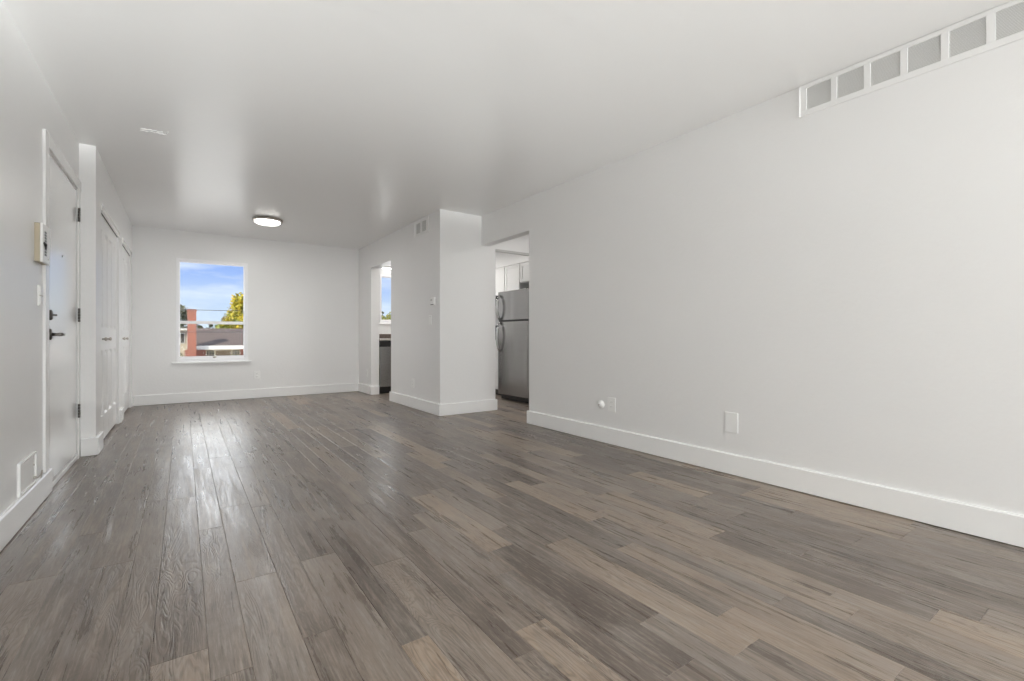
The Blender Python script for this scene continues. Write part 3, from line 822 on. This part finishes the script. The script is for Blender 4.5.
def fhandle(parent, z0, z1, tip_top):
    y = fy1 - .07; n = 13; pts = []
    for i in range(n):
        s = i / (n - 1); z = z0 + (z1 - z0) * s
        out = .012 + .052 * math.sin(math.pi * min(max(s, 0), 1)) ** .6
        pts.append((FX - out, y, z))
    bm = BM(); tube(bm, pts, .019, 14)
    tube(bm, [(FX + .004, y, z0 + .004), (FX - .016, y, z0 + .004)], .015, 12); tube(bm, [(FX + .004, y, z1 - .004), (FX - .016, y, z1 - .004)], .015, 12)
    h = obj('handle', bm, 'chrome', parent); h['label'] = 'curved metal bar handle'
fhandle(fz, 1.195, 1.545, True); fhandle(fd, .72, 1.150, False)
bm = BM(); bx(bm, FX + .02, FX + .09, fy0 + .01, fy0 + .06, 1.606, 1.620); obj('hinge_cap', bm, 'black', t)
# base cabinet and range further along
t = thing('base_cabinet', 'white base cabinet between refrigerator and range', 'kitchen cabinet', (4.4, 6.12, 0), 'white kitchen base cabinets')
bm = BM(); bx(bm, 4.09, 4.74, 5.875, 6.385, .10, .885); bx(bm, 4.15, 4.74, 5.875, 6.385, .0, .10); obj('cabinet_body', bm, 'cab', t)
bm = BM(); bx(bm, 4.145, 4.149, 5.875, 6.385, .0, .10); obj('toe_kick', bm, 'black', t)
cab_door(t, 4.089, 5.885, 6.375, .12, .70); cab_door(t, 4.089, 5.885, 6.375, .715, .875)
bm = BM(); bx(bm, 4.06, 4.745, 5.872, 6.388, .887, .915)
tag(obj('countertop', bm, 'granite', None, .004), 'short brown stone counter beside the refrigerator', 'countertop')
t = thing('range', 'white kitchen range with black glass and back panel, half hidden behind the refrigerator handles', 'stove', (4.4, 6.775, 0))
bm = BM(); bx(bm, 4.09, 4.70, 6.40, 7.15, .09, .90); bx(bm, 4.13, 4.70, 6.41, 7.14, 0, .09); obj('range_body', bm, 'cab', t, .004)
bm = BM(); bx(bm, 4.05, 4.088, 6.405, 7.145, .24, .80); dd = obj('oven_door', bm, 'cab', t, .006)
bm = BM(); bx(bm, 4.044, 4.051, 6.50, 7.05, .40, .70); obj('oven_window', bm, 'black', dd)
bm = BM(); tube(bm, [(4.045, 6.45, .765), (4.01, 6.46, .765), (4.01, 7.09, .765), (4.045, 7.10, .765)], .009, 10); obj('handle', bm, 'chrome', dd)
bm = BM(); bx(bm, 4.06, 4.70, 6.40, 7.15, .90, .925); obj('cooktop', bm, 'black', t, .003)
bm = BM(); bx(bm, 4.045, 4.088, 6.405, 7.145, .81, .895); cp = obj('control_panel', bm, 'black', t)
for i in range(4):
    bm = BM(); lathe(bm, [(0, .020), (.018, .018), (.020, .004)], (4.045, 6.50 + i * .18, .852), (-1, 0, 0), 16); obj('knob', bm, 'plastic', cp)
bm = BM(); bx(bm, 4.62, 4.70, 6.40, 7.15, .925, 1.14); obj('back_panel', bm, 'black', t, .004)
# sink run along the window wall, seen through the far doorway
t = thing('dishwasher', 'stainless dishwasher with black control strip seen through the far doorway', 'dishwasher', (2.93, 7.75, 0))
bm = BM(); bx(bm, 2.63, 3.22, 7.51, 8.07, .11, .868); obj('dishwasher_body', bm, 'black', t)
bm = BM(); bx(bm, 2.625, 3.225, 7.455, 7.508, .115, .775); dd = obj('dishwasher_door', bm, 'steel', t, .004)
bm = BM(); bx(bm, 2.625, 3.225, 7.450, 7.508, .777, .872); obj('control_panel', bm, 'black', t, .004)
bm = BM(); bx(bm, 2.63, 3.22, 7.53, 8.05, .0, .11); obj('toe_kick', bm, 'black', t)
t = thing('base_cabinet', 'white sink cabinet under the kitchen window beside the dishwasher', 'kitchen cabinet', (3.6, 7.75, 0), 'white kitchen base cabinets')
bm = BM(); bx(bm, 3.24, 4.05, 7.49, 8.07, .10, .868); bx(bm, 3.24, 4.05, 7.54, 8.07, 0, .10); obj('cabinet_body', bm, 'cab', t)
for a, b in ((3.25, 3.64), (3.65, 4.04)):
    bm = BM(); bx(bm, a, b, 7.472, 7.489, .12, .86); obj('cabinet_door', bm, 'cab', t, .002)
bm = BM(); bx(bm, 2.61, 4.05, 7.44, 8.075, .876, .906)
tag(obj('countertop', bm, plain('counter_edge_highlight', (.62, .58, .54), .12, var=.25, vscale=60), None, .004), 'counter over the dishwasher under the kitchen window, painted pale with its highlight', 'countertop')  # pale colour puts the reflected light on the edge into the granite counter
bm = BM(); bx(bm, 2.61, 4.05, 8.055, 8.08, .908, .985)
tag(obj('backsplash', bm, 'granite'), 'brown granite upstand behind the counter below the kitchen window', 'backsplash')

# ---------------------------------------------------------------- outside
GZ = -2.75
bm = BM(); bx(bm, -60, 120, 9, 260, GZ - .2, GZ); struct('ground', bm, 'pale_ground')
# brick house across the way
HY = 60.0
t = thing('brick_house', 'low brick house with brown shingle roof and white eaves seen through the window', 'house', (5, HY, GZ))
bm = BM(); bx(bm, 1.05, 12, HY + .5, HY + 9, GZ, -.3); obj('house_wall', bm, 'brick', t)
bm = BM()
v = [bm.verts.new(c) for c in ((.75, HY, -.16), (12.5, HY, -.16), (12.5, HY + 5, 1.82), (.75, HY + 5, 1.82), (12.5, HY + 10, -.16), (.75, HY + 10, -.16),
                               (.75, HY, -.02), (12.5, HY, -.02), (12.5, HY + 5, 1.96), (.75, HY + 5, 1.96), (12.5, HY + 10, -.02), (.75, HY + 10, -.02))]
for f in ((0, 1, 2, 3), (3, 2, 4, 5), (6, 7, 8, 9), (9, 8, 10, 11), (0, 1, 7, 6), (5, 4, 10, 11)): bm.faces.new([v[i] for i in f])
bm.faces.new([v[i] for i in (0, 6, 9, 3)]); bm.faces.new([v[i] for i in (3, 9, 11, 5)]); bm.faces.new([v[i] for i in (1, 7, 8, 2)]); bm.faces.new([v[i] for i in (2, 8, 10, 4)])
obj('roof', bm, 'roof', t)
bm = BM(); bx(bm, .75, 12.5, HY - .12, HY - .02, -.40, -.0); bx(bm, .75, 12.5, HY - .02, HY + .5, -.40, -.34); obj('eave', bm, 'fascia', t)
def hwin(x0, x1, z0, z1, mat, nx, nz, nm='house_window'):
    bm = BM(); y = HY + .42
    bx(bm, x0, x1, y, y + .08, z1 - .09, z1); bx(bm, x0, x1, y, y + .08, z0, z0 + .09); bx(bm, x0, x0 + .09, y, y + .08, z0 + .09, z1 - .09); bx(bm, x1 - .09, x1, y, y + .08, z0 + .09, z1 - .09)
    for i in range(1, nx): xx = x0 + (x1 - x0) * i / nx; bx(bm, xx - .025, xx + .025, y + .02, y + .06, z0 + .09, z1 - .09)
    for i in range(1, nz): zz = z0 + (z1 - z0) * i / nz; bx(bm, x0 + .09, x1 - .09, y + .02, y + .06, zz - .025, zz + .025)
    f = obj(nm, bm, 'fascia_cream', t)
    bm = BM(); bx(bm, x0 + .09, x1 - .09, y + .045, y + .055, z0 + .09, z1 - .09); obj('pane', bm, mat, f)
M['fascia_cream'] = plain('cream_trim', (.36, .31, .21), .6)
M['dark_pane'] = plain('dark_window_pane', (.05, .045, .04), .7, spec=.1)
hwin(1.98, 2.82, -1.28, -.42, 'dark_pane', 3, 3); hwin(2.82, 4.40, -1.28, -.42, 'brown_panel', 1, 1); hwin(4.40, 5.20, -1.28, -.42, 'dark_pane', 3, 3)
bm = BM(); bx(bm, .33, 1.10, HY - 1.0, HY - .25, GZ, 3.62); bx(bm, .28, 1.15, HY - 1.05, HY - .20, 3.62, 3.80); bx(bm, .33, 1.10, HY - 1.0, HY - .25, 3.80, 3.86)
obj('chimney', bm, 'chimney_brick', t)
bm = BM(); bx(bm, .1, 1.9, HY - .25, HY + .45, GZ, -.42); obj('front_wall', bm, 'brick', t)
# cream house further left
t = thing('cream_house', 'cream house with a small window left of the brick chimney', 'house', (-1.6, 67, GZ))
bm = BM(); bx(bm, -5, .36, 67, 73, GZ, 1.75); obj('house_wall', bm, 'cream', t)
bm = BM(); bx(bm, -5.4, .75, 66.5, 73.5, 1.75, 1.95); obj('roof', bm, 'fascia', t)
bm = BM(); bx(bm, -.34, .13, 66.93, 66.99, .20, 1.40); fw = obj('house_window', bm, 'fascia', t)
bm = BM(); bx(bm, -.27, .06, 66.91, 66.95, .28, 1.32); obj('pane', bm, 'dark_pane', fw)
# trees: leaf clusters around branching trunks
def tree(name, label, loc, blobs, trunk_top, mat, n=900, ls=.16, seed=1, group=None, trunk_r=.18):
    t = thing(name, label, 'tree', loc, group); rr = random.Random(seed); L = Vector(loc)
    bm = BM(); tube(bm, [L, L + Vector((.1, 0, trunk_top * .5)), L + Vector((0, .1, trunk_top))], [trunk_r, trunk_r * .8, trunk_r * .4], 8)
    for (bx_, by_, bz_, br_) in blobs:
        tube(bm, [L + Vector((0, 0, trunk_top * .7)), L + Vector((bx_ * .6, by_ * .6, (trunk_top * .7 + bz_) / 2)), L + Vector((bx_, by_, bz_))], [trunk_r * .4, trunk_r * .25, .03], 6)
    obj('trunk', bm, 'bark', t)
    bm = BM()
    tot = sum(b[3] ** 2 for b in blobs)
    for (bx_, by_, bz_, br_) in blobs:
        c = L + Vector((bx_, by_, bz_))
        for _ in range(int(n * br_ ** 2 / tot)):
            d_ = Vector((rr.gauss(0, 1), rr.gauss(0, 1), rr.gauss(0, 1))).normalized() * br_ * (rr.random() ** .35) * (1 + .12 * math.sin(7 * rr.random()))
            p_ = c + d_; a = Vector((rr.gauss(0, 1), rr.gauss(0, 1), rr.gauss(0, 1))).normalized(); b = a.cross(Vector((rr.gauss(0, 1), rr.gauss(0, 1), rr.gauss(0, 1)))).normalized()
            s = ls * rr.uniform(.6, 1.4)
            bm.faces.new([bm.verts.new(p_ + a * s), bm.verts.new(p_ + b * s * .6), bm.verts.new(p_ - a * s), bm.verts.new(p_ - b * s * .6)])
    obj('foliage', bm, mat, t)
tree('autumn_tree', 'large yellow-green autumn tree behind the brick house roof', (8.2, 80, GZ),
     [(-.4, 0, 7.6, 2.3), (-1.9, -.5, 6.3, 1.45), (-3.3, 0, 4.9, 1.15), (-2.6, 0, 5.6, 1.2), (-.9, -1, 5.2, 2.0), (1.6, 0, 6.0, 2.0), (-1.2, 0, 8.9, 1.3), (.6, 0, 9.6, 1.3), (1.0, -.6, 4.0, 2.0), (-2.0, 0, 4.0, 1.5)], 5, 'leaf_yellow', 9000, .20, 4)
tree('dark_tree', 'dark leafy tree behind the chimney at the left edge of the window', (-.6, 82, GZ),
     [(0, 0, 7.2, 1.2), (1.0, 0, 6.6, .9), (-1.3, 0, 6.2, 1.4), (.3, 0, 5.3, 1.1), (1.7, 0, 5.6, .6)], 5, 'leaf_dark', 1500, .17, 9)
tree('pine_tree', 'tall narrow dark tree at the left of the kitchen window view', (30.75, 86, GZ), [(0, 0, 4.5, 1.0), (.05, 0, 6.0, .75), (0, 0, 7.4, .45), (0, 0, 8.3, .22)], 7, 'leaf_dark', 900, .16, 5)
tree('bushy_tree', 'yellow-green bushy tree in the kitchen window', (29.3, 78, GZ), [(-1.0, 0, 6.2, 1.3), (.6, 0, 6.9, 1.5), (2.2, 0, 6.0, 1.6), (-1.6, 0, 4.4, 1.5), (0, 0, 4.6, 2.0)], 4, 'leaf_green', 2600, .19, 6)
k = 0
for (x_, z_, r_) in ((3.6, 6.2, .7), (6.0, 6.9, .55), (8.6, 6.6, .6), (11.2, 7.6, .8), (14.0, 8.2, .9)):
    tree('distant_tree', 'small dark tree on the skyline beyond the brick roof', (x_, 150, GZ), [(0, 0, z_, r_), (-.4, 0, z_ - 1.2, r_), (.5, 0, z_ - 1.3, r_), (0, 0, z_ - 2.6, r_ * 1.1)], z_ - 1, 'leaf_dark', 500, .26, 20 + k, 'distant trees on the skyline'); k += 1
tree('garden_shrub', 'green shrub at the foot of the cream house wall', (-.25, 57.5, GZ), [(0, 0, 1.5, .55), (.25, 0, 1.1, .5), (-.5, 0, 1.2, .6), (0, 0, .6, .6)], 1.0, 'leaf_dark', 700, .09, 13, trunk_r=.05)
# overhead wires between poles standing outside the view
for nm, z, lab in (('overhead_wire', 2.86, 'thin overhead wire crossing the sky in the window'), ('overhead_wire', 1.50, 'thin overhead wire crossing in front of the brown roof')):
    t = thing(nm, lab, 'wire', (5, 40, z)); bm = BM()
    tube(bm, [(-14 + i * 1.8, 40, z + .0035 * ((-14 + i * 1.8) - 1) ** 2) for i in range(15)], .022, 6); obj('cable', bm, 'wire', t)
    for px_ in (-14, 11.2):
        bm = BM(); tube(bm, [(px_, 40, GZ), (px_, 40, 6.5)], [.16, .11], 10); obj('pole', bm, 'bark', t)
    break
t = thing('overhead_wire', 'thin overhead wire crossing in front of the brown roof', 'wire', (5, 44, 1.3)); bm = BM()
tube(bm, [(-14 + i * 1.8, 44, 1.33 + .0025 * ((-14 + i * 1.8) - 1) ** 2) for i in range(15)], .028, 6); obj('cable', bm, 'wire', t)
for px_ in (-14, 11.2):
    bm = BM(); tube(bm, [(px_, 44, GZ), (px_, 44, 6.5)], [.16, .11], 10); obj('pole', bm, 'bark', t)
